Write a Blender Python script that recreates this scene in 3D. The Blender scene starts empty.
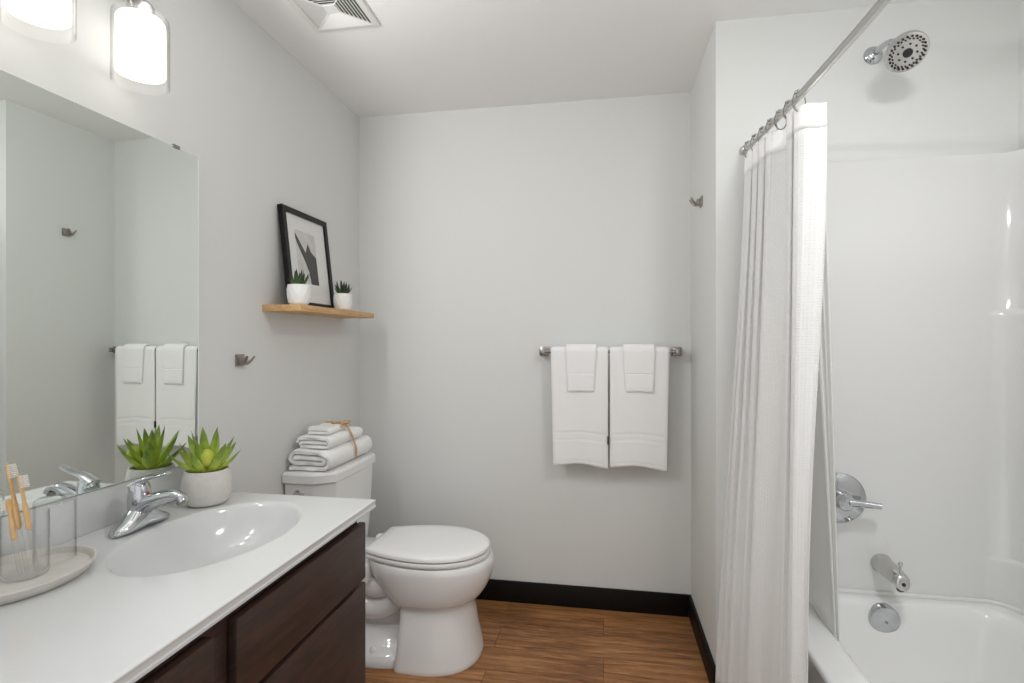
import bpy, bmesh, math, random
from mathutils import Vector, Matrix, noise

PI = math.pi
R = math.radians
random.seed(7)
S = bpy.context.scene
COL = S.collection

# ------------------------------------------------------------------ camera, world, light, exposure
CAM_Z = 1.279
cd = bpy.data.cameras.new('camera'); cam = bpy.data.objects.new('camera', cd); COL.objects.link(cam)
cd.sensor_fit = 'HORIZONTAL'; cd.sensor_width = 36.0; cd.lens = 36.0 * 529.4 / 1024
cd.clip_start = 0.02; cd.clip_end = 50
cam.location = (0, 0, CAM_Z); cam.rotation_euler = (R(90), 0, R(9.82))
S.camera = cam

W = bpy.data.worlds.new('world'); S.world = W; W.use_nodes = True
WORLD_STRENGTH = 0.98
W.node_tree.nodes['Background'].inputs[0].default_value = (0.965, 0.985, 1.0, 1)
W.node_tree.nodes['Background'].inputs[1].default_value = WORLD_STRENGTH
S.view_settings.view_transform = 'Standard'; S.view_settings.look = 'None'
S.view_settings.gamma = 1; S.view_settings.use_curve_mapping = False
S.view_settings.exposure = 0.0
S.cycles.max_bounces = 12; S.cycles.diffuse_bounces = 6; S.cycles.transparent_max_bounces = 24
S.cycles.use_denoising = True
SHADE_EMIT = 1.3        # frosted glass of the vanity light
LAMP_WATTS = 13.0       # bulb of each shade, thrown out into the room
CEILING_EMIT = 62.0     # diffuser of the ceiling light

# ------------------------------------------------------------------ the room's measures
XL, YB, XS, YS, XR, H = -1.248, 2.569, 0.401, 2.019, 1.3575, 2.44
YN = -0.55              # the room is open (an open doorway side) behind the camera
YTN = 0.47              # near end wall of the tub alcove
XTUB = 0.565            # outer face of the tub

# ------------------------------------------------------------------ helpers
def lin(c):
    def f(v):
        v /= 255.0
        return v / 12.92 if v <= 0.04045 else ((v + 0.055) / 1.055) ** 2.4
    return (f(c[0]), f(c[1]), f(c[2]), 1)

def new_mat(name):
    m = bpy.data.materials.new(name); m.use_nodes = True
    nt = m.node_tree
    return m, nt, nt.nodes['Principled BSDF'], nt.nodes['Material Output']

def mat(name, col, rough=0.5, metal=0.0, spec=0.5, bump=None, var=None, coat=0.0, sheen=0.0, sub=0.0):
    """bump=(scale, strength, distance); var=(scale, amount): soft mottling of the colour"""
    m, nt, b, out = new_mat(name)
    b.inputs['Base Color'].default_value = lin(col)
    b.inputs['Roughness'].default_value = rough
    b.inputs['Metallic'].default_value = metal
    b.inputs['Specular IOR Level'].default_value = spec
    b.inputs['Coat Weight'].default_value = coat
    b.inputs['Sheen Weight'].default_value = sheen
    if sub:
        b.inputs['Subsurface Weight'].default_value = sub
        b.inputs['Subsurface Radius'].default_value = (0.01, 0.01, 0.01)
    tc = nt.nodes.new('ShaderNodeTexCoord')
    if var:
        n = nt.nodes.new('ShaderNodeTexNoise'); n.inputs['Scale'].default_value = var[0]; n.inputs['Detail'].default_value = 5
        nt.links.new(tc.outputs['Object'], n.inputs['Vector'])
        mx = nt.nodes.new('ShaderNodeMix'); mx.data_type = 'RGBA'
        a = var[1]
        mx.inputs[6].default_value = lin([max(0, c * (1 - a)) for c in col]); mx.inputs[7].default_value = lin([min(255, c * (1 + a)) for c in col])
        nt.links.new(n.outputs['Fac'], mx.inputs[0]); nt.links.new(mx.outputs[2], b.inputs['Base Color'])
    if bump:
        n = nt.nodes.new('ShaderNodeTexNoise'); n.inputs['Scale'].default_value = bump[0]; n.inputs['Detail'].default_value = 4
        nt.links.new(tc.outputs['Object'], n.inputs['Vector'])
        bp = nt.nodes.new('ShaderNodeBump'); bp.inputs['Strength'].default_value = bump[1]; bp.inputs['Distance'].default_value = bump[2]
        nt.links.new(n.outputs['Fac'], bp.inputs['Height']); nt.links.new(bp.outputs['Normal'], b.inputs['Normal'])
    return m

def glass_mat(name, tint=(250, 252, 250), gloss=1.0, edge=0.5, rim=(140, 144, 143)):
    """clear thin glass: see-through, with a Fresnel reflection that grows towards grazing edges"""
    m, nt, b, out = new_mat(name)
    nt.nodes.remove(b)
    tr = nt.nodes.new('ShaderNodeBsdfTransparent')
    lw0 = nt.nodes.new('ShaderNodeLayerWeight'); lw0.inputs['Blend'].default_value = 0.5
    p0 = nt.nodes.new('ShaderNodeMath'); p0.operation = 'POWER'; p0.inputs[1].default_value = 8.0
    nt.links.new(lw0.outputs['Facing'], p0.inputs[0])
    tm = nt.nodes.new('ShaderNodeMix'); tm.data_type = 'RGBA'; tm.inputs[6].default_value = lin(tint); tm.inputs[7].default_value = lin(rim)
    nt.links.new(p0.outputs[0], tm.inputs[0]); nt.links.new(tm.outputs[2], tr.inputs[0])
    gl = nt.nodes.new('ShaderNodeBsdfGlossy'); gl.inputs['Roughness'].default_value = 0.02
    lw = nt.nodes.new('ShaderNodeLayerWeight'); lw.inputs['Blend'].default_value = 0.5
    pw = nt.nodes.new('ShaderNodeMath'); pw.operation = 'POWER'; pw.inputs[1].default_value = 4.0
    nt.links.new(lw.outputs['Facing'], pw.inputs[0])
    ma = nt.nodes.new('ShaderNodeMath'); ma.operation = 'MULTIPLY_ADD'; ma.inputs[1].default_value = edge; ma.inputs[2].default_value = 0.03 * gloss
    nt.links.new(pw.outputs[0], ma.inputs[0])
    mx = nt.nodes.new('ShaderNodeMixShader')
    nt.links.new(ma.outputs[0], mx.inputs[0]); nt.links.new(tr.outputs[0], mx.inputs[1]); nt.links.new(gl.outputs[0], mx.inputs[2])
    nt.links.new(mx.outputs[0], out.inputs['Surface'])
    return m

def emit_mat(name, col, strength):
    m, nt, b, out = new_mat(name)
    b.inputs['Base Color'].default_value = lin((240, 240, 238))
    b.inputs['Emission Color'].default_value = lin(col); b.inputs['Emission Strength'].default_value = strength
    return m

def wood_mat(name, dark, mid, light, stretch=(1, 12, 12), scale=3.0, rough=0.4, plank=None, coat=0.0, bump=0.05):
    """grain running along the axis with the small stretch; plank=(length, width) lays boards along X"""
    m, nt, b, out = new_mat(name)
    N, L = nt.nodes.new, nt.links.new
    tc = N('ShaderNodeTexCoord'); mp = N('ShaderNodeMapping'); mp.inputs['Scale'].default_value = stretch
    L(tc.outputs['Object'], mp.inputs['Vector'])
    vec = mp.outputs['Vector']
    br = None
    if plank:
        br = N('ShaderNodeTexBrick'); br.offset = 0.37; br.inputs['Scale'].default_value = 1.0
        br.inputs['Brick Width'].default_value = plank[0]; br.inputs['Row Height'].default_value = plank[1]
        br.inputs['Mortar Size'].default_value = 0.0012; br.inputs['Mortar Smooth'].default_value = 0.2; br.inputs['Bias'].default_value = 0
        br.inputs['Color1'].default_value = (0, 0, 0, 1); br.inputs['Color2'].default_value = (1, 1, 1, 1); br.inputs['Mortar'].default_value = (0.5, 0.5, 0.5, 1)
        L(tc.outputs['Object'], br.inputs['Vector'])
        ad = N('ShaderNodeVectorMath'); ad.operation = 'MULTIPLY_ADD'; ad.inputs[1].default_value = (7, 13, 5)
        L(br.outputs['Color'], ad.inputs[0]); L(mp.outputs['Vector'], ad.inputs[2]); vec = ad.outputs[0]
    n1 = N('ShaderNodeTexNoise'); n1.inputs['Scale'].default_value = scale; n1.inputs['Detail'].default_value = 9; n1.inputs['Roughness'].default_value = 0.62; n1.inputs['Distortion'].default_value = 0.7
    L(vec, n1.inputs['Vector'])
    n2 = N('ShaderNodeTexNoise'); n2.inputs['Scale'].default_value = scale * 5; n2.inputs['Detail'].default_value = 5
    L(vec, n2.inputs['Vector'])
    ma = N('ShaderNodeMath'); ma.operation = 'MULTIPLY_ADD'; ma.inputs[1].default_value = 0.35
    L(n2.outputs['Fac'], ma.inputs[0]); L(n1.outputs['Fac'], ma.inputs[2])
    cr = N('ShaderNodeValToRGB')
    e = cr.color_ramp.elements; e[0].position = 0.42; e[0].color = lin(dark); e[1].position = 0.92; e[1].color = lin(light)
    k = cr.color_ramp.elements.new(0.64); k.color = lin(mid)
    L(ma.outputs[0], cr.inputs[0])
    colr = cr.outputs[0]
    if plank:
        mx = N('ShaderNodeMix'); mx.data_type = 'RGBA'; mx.blend_type = 'MULTIPLY'
        rg = N('ShaderNodeMapRange'); rg.inputs[3].default_value = 0.88; rg.inputs[4].default_value = 1.1
        L(br.outputs['Color'], rg.inputs[0]); mx.inputs[0].default_value = 1.0
        L(colr, mx.inputs[6]); L(rg.outputs[0], mx.inputs[7])
        m2 = N('ShaderNodeMix'); m2.data_type = 'RGBA'
        L(br.outputs['Fac'], m2.inputs[0]); L(mx.outputs[2], m2.inputs[6]); m2.inputs[7].default_value = lin([c * 1.15 for c in dark])
        colr = m2.outputs[2]
    L(colr, b.inputs['Base Color'])
    b.inputs['Roughness'].default_value = rough; b.inputs['Coat Weight'].default_value = coat
    bp = N('ShaderNodeBump'); bp.inputs['Strength'].default_value = bump; bp.inputs['Distance'].default_value = 0.002
    L(ma.outputs[0], bp.inputs['Height']); L(bp.outputs['Normal'], b.inputs['Normal'])
    return m

def terry_mat(name, col, scale=900, dist=0.0015, waffle=None, thin=0.0):
    m, nt, b, out = new_mat(name)
    N, L = nt.nodes.new, nt.links.new
    b.inputs['Base Color'].default_value = lin(col); b.inputs['Roughness'].default_value = 0.95
    b.inputs['Specular IOR Level'].default_value = 0.15; b.inputs['Sheen Weight'].default_value = 0.25
    tc = N('ShaderNodeTexCoord'); bp = N('ShaderNodeBump'); bp.inputs['Strength'].default_value = 0.6; bp.inputs['Distance'].default_value = dist
    if waffle:
        sx = N('ShaderNodeSeparateXYZ'); L(tc.outputs['UV'], sx.inputs[0])
        outs = []
        for k, per in ((0, waffle[0]), (1, waffle[1])):
            mu = N('ShaderNodeMath'); mu.operation = 'MULTIPLY'; mu.inputs[1].default_value = 2 * PI / per; L(sx.outputs[k], mu.inputs[0])
            si = N('ShaderNodeMath'); si.operation = 'SINE'; L(mu.outputs[0], si.inputs[0]); outs.append(si)
        mxm = N('ShaderNodeMath'); mxm.operation = 'MAXIMUM'; L(outs[0].outputs[0], mxm.inputs[0]); L(outs[1].outputs[0], mxm.inputs[1])
        L(mxm.outputs[0], bp.inputs['Height'])
    else:
        n = N('ShaderNodeTexNoise'); n.inputs['Scale'].default_value = scale; n.inputs['Detail'].default_value = 2
        L(tc.outputs['Object'], n.inputs['Vector']); L(n.outputs['Fac'], bp.inputs['Height'])
    L(bp.outputs['Normal'], b.inputs['Normal'])
    if thin:
        tl = N('ShaderNodeBsdfTranslucent'); tl.inputs['Color'].default_value = lin(col)
        ms = N('ShaderNodeMixShader'); ms.inputs[0].default_value = thin
        L(b.outputs[0], ms.inputs[1]); L(tl.outputs[0], ms.inputs[2]); L(ms.outputs[0], out.inputs['Surface'])
    return m

def leaf_mat(name, base, mid, tip, rough=0.45):
    """pigment runs along the leaf (UV y): pale at the heart, dark at the tip"""
    m, nt, b, out = new_mat(name)
    N, L = nt.nodes.new, nt.links.new
    tc = N('ShaderNodeTexCoord'); sx = N('ShaderNodeSeparateXYZ'); L(tc.outputs['UV'], sx.inputs[0])
    n = N('ShaderNodeTexNoise'); n.inputs['Scale'].default_value = 60; L(tc.outputs['Object'], n.inputs['Vector'])
    ad = N('ShaderNodeMath'); ad.operation = 'MULTIPLY_ADD'; ad.inputs[1].default_value = 0.35; L(n.outputs['Fac'], ad.inputs[0]); L(sx.outputs[1], ad.inputs[2])
    cr = N('ShaderNodeValToRGB'); e = cr.color_ramp.elements
    e[0].position = 0.15; e[0].color = lin(base); e[1].position = 1.15 if False else 1.0; e[1].color = lin(tip)
    k = cr.color_ramp.elements.new(0.62); k.color = lin(mid)
    L(ad.outputs[0], cr.inputs[0]); L(cr.outputs[0], b.inputs['Base Color'])
    b.inputs['Roughness'].default_value = rough
    return m

ORIGIN = {}
class MB:
    """collects shapes given in room coordinates; build() links them as one mesh object"""
    def __init__(s):
        s.bm = bmesh.new(); s.uv = s.bm.loops.layers.uv.new('UVMap')
    def quad(s, vs, uvs=None):
        try:
            f = s.bm.faces.new(vs)
        except ValueError:
            return None
        if uvs:
            for l, u in zip(f.loops, uvs): l[s.uv].uv = u
        return f
    def box(s, x0, x1, y0, y1, z0, z1, bev=0.0, seg=2, M=None):
        vs = [s.bm.verts.new((x, y, z)) for x in (x0, x1) for y in (y0, y1) for z in (z0, z1)]
        fs = [s.bm.faces.new([vs[i] for i in q]) for q in ((0, 1, 3, 2), (4, 6, 7, 5), (0, 4, 5, 1), (2, 3, 7, 6), (0, 2, 6, 4), (1, 5, 7, 3))]
        if bev:
            es = list({e for f in fs for e in f.edges})
            r = bmesh.ops.bevel(s.bm, geom=es, offset=bev, segments=seg, profile=0.5, affect='EDGES')
            vs = [v for v in s.bm.verts if v.is_valid and (v in r['verts'] or v in vs)] if M else vs
        if M:
            for v in vs:
                if v.is_valid: v.co = M @ v.co
        return s
    def rings(s, rings, close_u=True, cap0=False, cap1=False, uvs=None):
        V = [[s.bm.verts.new(p) for p in r] for r in rings]
        n = len(V[0])
        for i in range(len(V) - 1):
            for j in range(n if close_u else n - 1):
                k = (j + 1) % n
                q = [V[i][j], V[i][k], V[i + 1][k], V[i + 1][j]]
                u = None
                if uvs:
                    k2 = j + 1
                    u = [uvs(i, j), uvs(i, k2), uvs(i + 1, k2), uvs(i + 1, j)]
                s.quad(q, u)
        if cap0: s.quad(list(reversed(V[0])))
        if cap1: s.quad(V[-1])
        return s
    def lathe(s, prof, c=(0, 0, 0), axis='Z', seg=32, cap0=False, cap1=False, M=None):
        rs = []
        for r, h in prof:
            ring = []
            for k in range(seg):
                a = 2 * PI * k / seg; x, y = r * math.cos(a), r * math.sin(a)
                p = {'Z': (x, y, h), 'X': (h, x, y), 'Y': (y, h, x)}[axis]
                p = Vector(p)
                if M: p = M @ p
                ring.append(p + Vector(c))
            rs.append(ring)
        return s.rings(rs, True, cap0, cap1)
    def tube(s, pts, rad, seg=12, caps=True, flat=None, up=(0, 0, 1)):
        """sweep along pts; rad number, list or list of (ra, rb)"""
        pts = [Vector(p) for p in pts]; n = len(pts)
        rs = []; prev = None
        for i in range(n):
            t = (pts[min(i + 1, n - 1)] - pts[max(i - 1, 0)]).normalized()
            if prev is None:
                u = Vector(up); 
                if abs(u.dot(t)) > 0.95: u = Vector((1, 0, 0))
                a = t.cross(u).normalized()
            else:
                a = (prev - t * prev.dot(t)).normalized()
            prev = a; b = t.cross(a)
            r = rad[i] if isinstance(rad, (list, tuple)) else rad
            ra, rb = r if isinstance(r, (list, tuple)) else (r, r)
            rs.append([pts[i] + a * ra * math.cos(2 * PI * k / seg) + b * rb * math.sin(2 * PI * k / seg) for k in range(seg)])
        return s.rings(rs, True, caps, caps)
    def prism(s, poly, lo, hi, axis='Z', bev=0.0, seg=2):
        def P(p, h): return {'Z': (p[0], p[1], h), 'X': (h, p[0], p[1]), 'Y': (p[0], h, p[1])}[axis]
        a = [s.bm.verts.new(P(p, lo)) for p in poly]; b = [s.bm.verts.new(P(p, hi)) for p in poly]
        n = len(poly); fs = [s.quad(list(reversed(a))), s.quad(b)]
        for i in range(n): fs.append(s.quad([a[i], a[(i + 1) % n], b[(i + 1) % n], b[i]]))
        if bev:
            es = list({e for f in fs if f for e in f.edges})
            bmesh.ops.bevel(s.bm, geom=es, offset=bev, segments=seg, profile=0.5, affect='EDGES')
        return s
    def grid(s, fn, nu, nv, uvfn=None):
        V = [[s.bm.verts.new(fn(i / nu, j / nv)) for j in range(nv + 1)] for i in range(nu + 1)]
        for i in range(nu):
            for j in range(nv):
                u = [uvfn(a / nu, b / nv) for a, b in ((i, j), (i + 1, j), (i + 1, j + 1), (i, j + 1))] if uvfn else None
                s.quad([V[i][j], V[i + 1][j], V[i + 1][j + 1], V[i][j + 1]], u)
        return s
    def sphere(s, c, r, seg=16, rings=10, sc=(1, 1, 1)):
        rs = [[(c[0] + r * sc[0] * math.sin(PI * i / rings) * math.cos(2 * PI * k / seg), c[1] + r * sc[1] * math.sin(PI * i / rings) * math.sin(2 * PI * k / seg), c[2] + r * sc[2] * math.cos(PI * i / rings)) for k in range(seg)] for i in range(rings + 1)]
        rs[0] = [(p[0] + 1e-5 * math.cos(k), p[1] + 1e-5 * math.sin(k), p[2]) for k, p in enumerate(rs[0])]
        return s.rings(rs)
    def build(s, name, m, parent=None, loc=None, smooth=40, solid=0.0, subsurf=0, weld=1e-5):
        bm = s.bm
        if weld: bmesh.ops.remove_doubles(bm, verts=bm.verts, dist=weld)
        bmesh.ops.recalc_face_normals(bm, faces=bm.faces)
        org = ORIGIN[parent.name] if parent is not None else (Vector(loc) if loc is not None else Vector((0, 0, 0)))
        bmesh.ops.translate(bm, verts=bm.verts, vec=-org)
        me = bpy.data.meshes.new(name); bm.to_mesh(me); bm.free()
        me.materials.append(m)
        if smooth:
            for p in me.polygons: p.use_smooth = True
            if smooth < 180: me.set_sharp_from_angle(angle=R(smooth))
        o = bpy.data.objects.new(name, me); COL.objects.link(o)
        if parent is not None: o.parent = parent
        else: o.location = org
        ORIGIN[o.name] = org
        if solid:
            md = o.modifiers.new('solid', 'SOLIDIFY'); md.thickness = solid; md.offset = 0
        if subsurf:
            md = o.modifiers.new('sub', 'SUBSURF'); md.levels = subsurf; md.render_levels = subsurf
        return o

def thing(name, loc, label, cat, group=None):
    o = bpy.data.objects.new(name, None); COL.objects.link(o); o.location = loc; o.empty_display_size = 0.05
    ORIGIN[o.name] = Vector(loc)
    return tag(o, label, cat, group)
def tag(o, label, cat, group=None):
    o['label'] = label; o['category'] = cat
    if group: o['group'] = group
    return o
def struct(o):
    o['kind'] = 'structure'; return o

def superell(cx, cy, a, b, z, n=2.0, seg=48, af=None):
    """closed ring; af = different half-length on the +X side"""
    r = []
    for k in range(seg):
        t = 2 * PI * k / seg; c, s_ = math.cos(t), math.sin(t)
        aa = af if (af and c > 0) else a
        r.append((cx + aa * math.copysign(abs(c) ** (2 / n), c), cy + b * math.copysign(abs(s_) ** (2 / n), s_), z))
    return r
def lerp(a, b, t): return a + (b - a) * t
def smoothstep(t): t = max(0, min(1, t)); return t * t * (3 - 2 * t)
def interp(pts, x):
    for (x0, y0), (x1, y1) in zip(pts, pts[1:]):
        if x <= x1:
            return lerp(y0, y1, max(0, (x - x0) / (x1 - x0)))
    return pts[-1][1]
def catmull(pts, n=8):
    pts = [Vector(p) for p in pts]; P = [pts[0]] + pts + [pts[-1]]; out = []
    for i in range(1, len(P) - 2):
        for k in range(n):
            t = k / n; a, b, c, d = P[i - 1], P[i], P[i + 1], P[i + 2]
            out.append(0.5 * ((2 * b) + (c - a) * t + (2 * a - 5 * b + 4 * c - d) * t * t + (3 * b - a - 3 * c + d) * t ** 3))
    out.append(pts[-1]); return out

# ------------------------------------------------------------------ materials
M = {}
M['wall'] = mat('wall_paint', (219, 220, 218), 0.55, spec=0.3, bump=(55, 0.12, 0.003))
M['ceiling'] = mat('ceiling_paint', (240, 240, 239), 0.8, spec=0.2, bump=(60, 0.1, 0.003))
M['base'] = mat('baseboard_vinyl', (13, 11, 9), 0.5, spec=0.25)
M['floor'] = wood_mat('floor_planks', (86, 54, 29), (147, 99, 57), (192, 139, 90), stretch=(1.3, 15, 15), scale=2.8, rough=0.45, plank=(1.22, 0.155), bump=0.12)
M['acrylic'] = mat('white_acrylic', (226, 226, 225), 0.14, coat=0.3)
M['tub'] = mat('tub_acrylic', (236, 236, 235), 0.14, coat=0.3)
M['ceramic'] = mat('white_ceramic', (233, 233, 232), 0.08, coat=0.4)
M['seat'] = mat('white_seat_plastic', (238, 238, 237), 0.18)
M['marble'] = mat('white_cultured_marble', (208, 209, 209), 0.12, coat=0.3)
M['chrome'] = mat('polished_chrome', (196, 198, 201), 0.07, metal=1.0)
M['nickel'] = mat('brushed_nickel', (158, 153, 146), 0.28, metal=1.0)
M['steel'] = mat('satin_steel', (200, 199, 196), 0.2, metal=1.0)
M['mirror'] = mat('mirror_silver', (238, 243, 239), 0.0, metal=1.0)
M['mirror_edge'] = mat('mirror_glass_edge', (238, 243, 240), 0.2)
M['espresso'] = wood_mat('espresso_wood', (36, 24, 19), (54, 37, 30), (72, 49, 40), stretch=(10, 1.3, 10), scale=3.0, rough=0.5, coat=0.0, bump=0.03)
M['dark'] = mat('dark_gap', (22, 15, 12), 0.7)
M['towel'] = terry_mat('white_terry', (243, 243, 242), 700, 0.002)
M['curtain'] = terry_mat('white_waffle_cloth', (247, 247, 246), waffle=(0.009, 0.0075), dist=0.0012, thin=0.25)
M['hem'] = terry_mat('white_hem_cloth', (245, 245, 244), 900, 0.0005)
M['twine'] = mat('jute_twine', (186, 152, 108), 0.9, bump=(500, 0.6, 0.001), var=(120, 0.25))
M['concrete'] = mat('pale_concrete', (205, 202, 196), 0.85, bump=(180, 0.3, 0.001), var=(45, 0.06))
M['tray'] = mat('tray_stone', (203, 199, 192), 0.8, bump=(160, 0.3, 0.001), var=(50, 0.05))
M['soil'] = mat('dark_soil', (38, 27, 20), 0.95, bump=(150, 0.8, 0.004))
M['leaf'] = leaf_mat('agave_leaf', (218, 221, 108), (180, 202, 76), (116, 142, 50))
M['bud'] = mat('pale_bud', (178, 186, 66), 0.5, var=(60, 0.08))
M['leaf2'] = leaf_mat('succulent_leaf', (118, 140, 92), (74, 102, 58), (40, 52, 34))
M['leaf3'] = leaf_mat('dark_succulent_leaf', (96, 112, 78), (56, 72, 46), (30, 38, 27))
M['whitepot'] = mat('white_matte_pot', (234, 233, 230), 0.55, bump=(80, 0.1, 0.001))
M['oak'] = wood_mat('light_oak', (172, 128, 80), (202, 160, 110), (218, 182, 134), stretch=(12, 1.5, 12), scale=5, rough=0.5)
M['blackframe'] = mat('black_frame', (14, 13, 12), 0.4, spec=0.3)
M['mat'] = mat('white_mat_board', (226, 226, 223), 0.8)
M['glassclear'] = glass_mat('clear_glass', (255, 255, 255), 1.0)
M['glassshade'] = glass_mat('shade_glass', (255, 255, 255), 0.6, rim=(190, 190, 188))
M['bamboo'] = mat('bamboo', (212, 172, 118), 0.5, var=(90, 0.12))
M['bristle'] = mat('white_bristle', (238, 230, 220), 0.8, bump=(900, 0.6, 0.001))
M['acryl_handle'] = glass_mat('clear_handle', (250, 250, 248), 1.2, rim=(90, 90, 88))
M['red'] = mat('red_dot', (200, 40, 45), 0.4)
M['blackrub'] = mat('black_rubber', (34, 34, 34), 0.5)
M['whitemetal'] = mat('white_enamel', (222, 222, 219), 0.4)
M['shade_in'] = emit_mat('frosted_lit_glass', (255, 250, 243), SHADE_EMIT)
M['ceil_diff'] = emit_mat('lit_diffuser', (255, 255, 255), CEILING_EMIT)
M['plate'] = mat('satin_chrome_plate', (200, 199, 197), 0.16, metal=1.0)
# black-and-white print: dark leaf shape comes from geometry, the paper is mottled grey
M['paper'] = mat('print_paper', (205, 204, 200), 0.8, var=(25, 0.1))
M['ink'] = mat('print_ink', (70, 70, 69), 0.8, var=(60, 0.18))

# ------------------------------------------------------------------ room shell
T = 0.1
def slab(name, x0, x1, y0, y1, z0, z1, m): return struct(MB().box(x0, x1, y0, y1, z0, z1).build(name, m, smooth=0))
slab('floor', XL - T, XR + T, YN, YB + T, -0.1, 0, M['floor'])
slab('ceiling', XL - T, XR + T, YN, YB + T, H, H + 0.1, M['ceiling'])
slab('wall_left', XL - T, XL, YN, YB + T, 0, H, M['wall'])
slab('wall_back', XL, XS + 0.12, YB, YB + T, 0, H, M['wall'])
slab('wall_shower', XS, XR, YS, YB, 0, H, M['wall'])          # block behind the tub's plumbing end
slab('wall_right', XR, XR + T, YN, YB + T, 0, H, M['wall'])
slab('wall_near', XTUB, XR, YTN - 0.11, YTN, 0, H, M['wall'])
def baseboard(name, x0, x1, y0, y1):
    return struct(MB().box(x0, x1, y0, y1, 0, 0.103, bev=0.003).build(name, M['base'], smooth=30))
baseboard('baseboard_back', XL + 0.012, XS - 0.012, YB - 0.012, YB)
baseboard('baseboard_right', XS - 0.012, XS, YS - 0.012, YB)
baseboard('baseboard_shower', XS, XTUB, YS - 0.012, YS)
baseboard('baseboard_left', XL, XL + 0.012, 1.452, YB)

# ------------------------------------------------------------------ bathtub + surround
RIM = 0.413
def build_tub():
    t = thing('bathtub', ((XTUB + XR) / 2, 1.24, 0), 'white alcove bathtub with broad flat rim below the plumbing wall', 'bathtub')
    x0, x1, y0, y1 = XTUB, 1.345, YTN + 0.004, YS - 0.004
    seg = 96
    cx, cy = (0.672 + 1.258) / 2, (0.60 + 1.958) / 2
    def rect_ring(x0, x1, y0, y1, z, r):
        return superell((x0 + x1) / 2, (y0 + y1) / 2, (x1 - x0) / 2, (y1 - y0) / 2, z, r, seg)
    rs = []
    for z in (0.0, 0.05, 0.38): rs.append(rect_ring(x0 + 0.006, x1, y0, y1, z, 60))
    rs.append(rect_ring(x0 + 0.001, x1, y0, y1, RIM - 0.022, 60))
    rs.append(rect_ring(x0, x1, y0, y1, RIM - 0.010, 60)); rs.append(rect_ring(x0 + 0.003, x1 - 0.002, y0 + .002, y1 - .002, RIM - 0.003, 60)); rs.append(rect_ring(x0 + 0.010, x1 - .006, y0 + .006, y1 - .006, RIM, 60))
    ax, ay = 0.295, 0.679
    rs.append(superell(cx, cy, ax + 0.012, ay + 0.012, RIM, 18, seg))
    for d, z, n in ((0.004, -0.002, 15), (-0.006, -0.010, 14), (-0.012, -0.024, 12), (-0.02, -0.06, 9), (-0.03, -0.14, 7), (-0.045, -0.24, 6), (-0.07, -0.31, 6), (-0.11, -0.345, 5), (-0.16, -0.36, 4), (-0.22, -0.365, 4)):
        rs.append(superell(cx, cy - max(0, -d - .03) * 0.9, ax + d, ay + d - max(0, -d - .03) * .9, RIM + z, n, seg))
    m = MB().rings(rs, True, False, True)
    m.build('basin', M['tub'], t, smooth=75)
    # overflow plate on the end wall of the basin
    oc = Vector((0.916, 1.944, 0.358))
    MO = Matrix.Rotation(R(7), 4, 'X')
    prof = [(0.001, -0.020), (0.030, -0.019), (0.0455, -0.013), (0.048, -0.008), (0.048, 0.014)]
    o = MB().lathe(prof, oc, 'Y', 40, True, True, M=MO).build('overflow_plate', M['chrome'], t)
    MB().lathe([(0.0015, -0.0225), (0.004, -0.022), (0.005, -0.018)], oc, 'Y', 12, True, True, M=MO).build('screw', M['nickel'], o)
build_tub()

def build_surround():
    t = thing('shower_surround', (1.0, YS, RIM), 'white glossy moulded shower surround on the walls above the bathtub', 'shower surround')
    yb = YS - 0.014; TOP = 1.905
    def path(xr, yb, rr):
        p = [(XTUB + 0.01, yb)]
        for k in range(1, 10): p.append((lerp(XTUB + 0.01, xr - rr, k / 9), yb))
        for k in range(1, 13):
            a = (PI / 2) * k / 12
            p.append((xr - rr + rr * math.sin(a), yb - rr + rr * math.cos(a)))
        for k in range(1, 9): p.append((xr, lerp(yb - rr, YTN + 0.016, k / 8)))
        rn = 0.001
        return p + [(xr - 0.3, YTN + 0.014), (XTUB + .01, YTN + 0.014)]
    spec = [(RIM + 0.001, 1.315, 0.08), (RIM + .02, 1.315, .08), (0.555, 1.314, 0.08), (0.562, 1.316, 0.08), (0.570, 1.326, 0.075), (0.9, 1.326, 0.075), (1.362, 1.326, 0.075), (1.372, 1.3275, 0.075), (1.382, 1.340, 0.07), (1.386, 1.347, 0.07), (1.5, 1.347, 0.07), (TOP - 0.006, 1.347, 0.07), (TOP, 1.350, 0.068)]
    rs = []
    for z, xr, rr in spec: rs.append([(x, y + (0.0 if z < TOP - .001 else 0.004), z) for x, y in path(xr, yb, rr)])
    rs.append([(x, y, TOP) for x, y in path(XR - 0.001, YS - 0.001, 0.06)])
    MB().rings(rs, False).build('wall_panel', M['acrylic'], t, smooth=50)
    # raised bead along the joint with the tub
    pts = [(XTUB + 0.012, yb - 0.002, RIM + 0.002)] + [(x, y - 0.003, RIM + 0.003) for x, y in path(1.315, yb, 0.08)[1:22]] + [(1.312, 0.55, RIM + 0.003)]
    MB().tube(pts, 0.009, 10).build('joint_bead', M['acrylic'], t)
build_surround()

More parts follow.
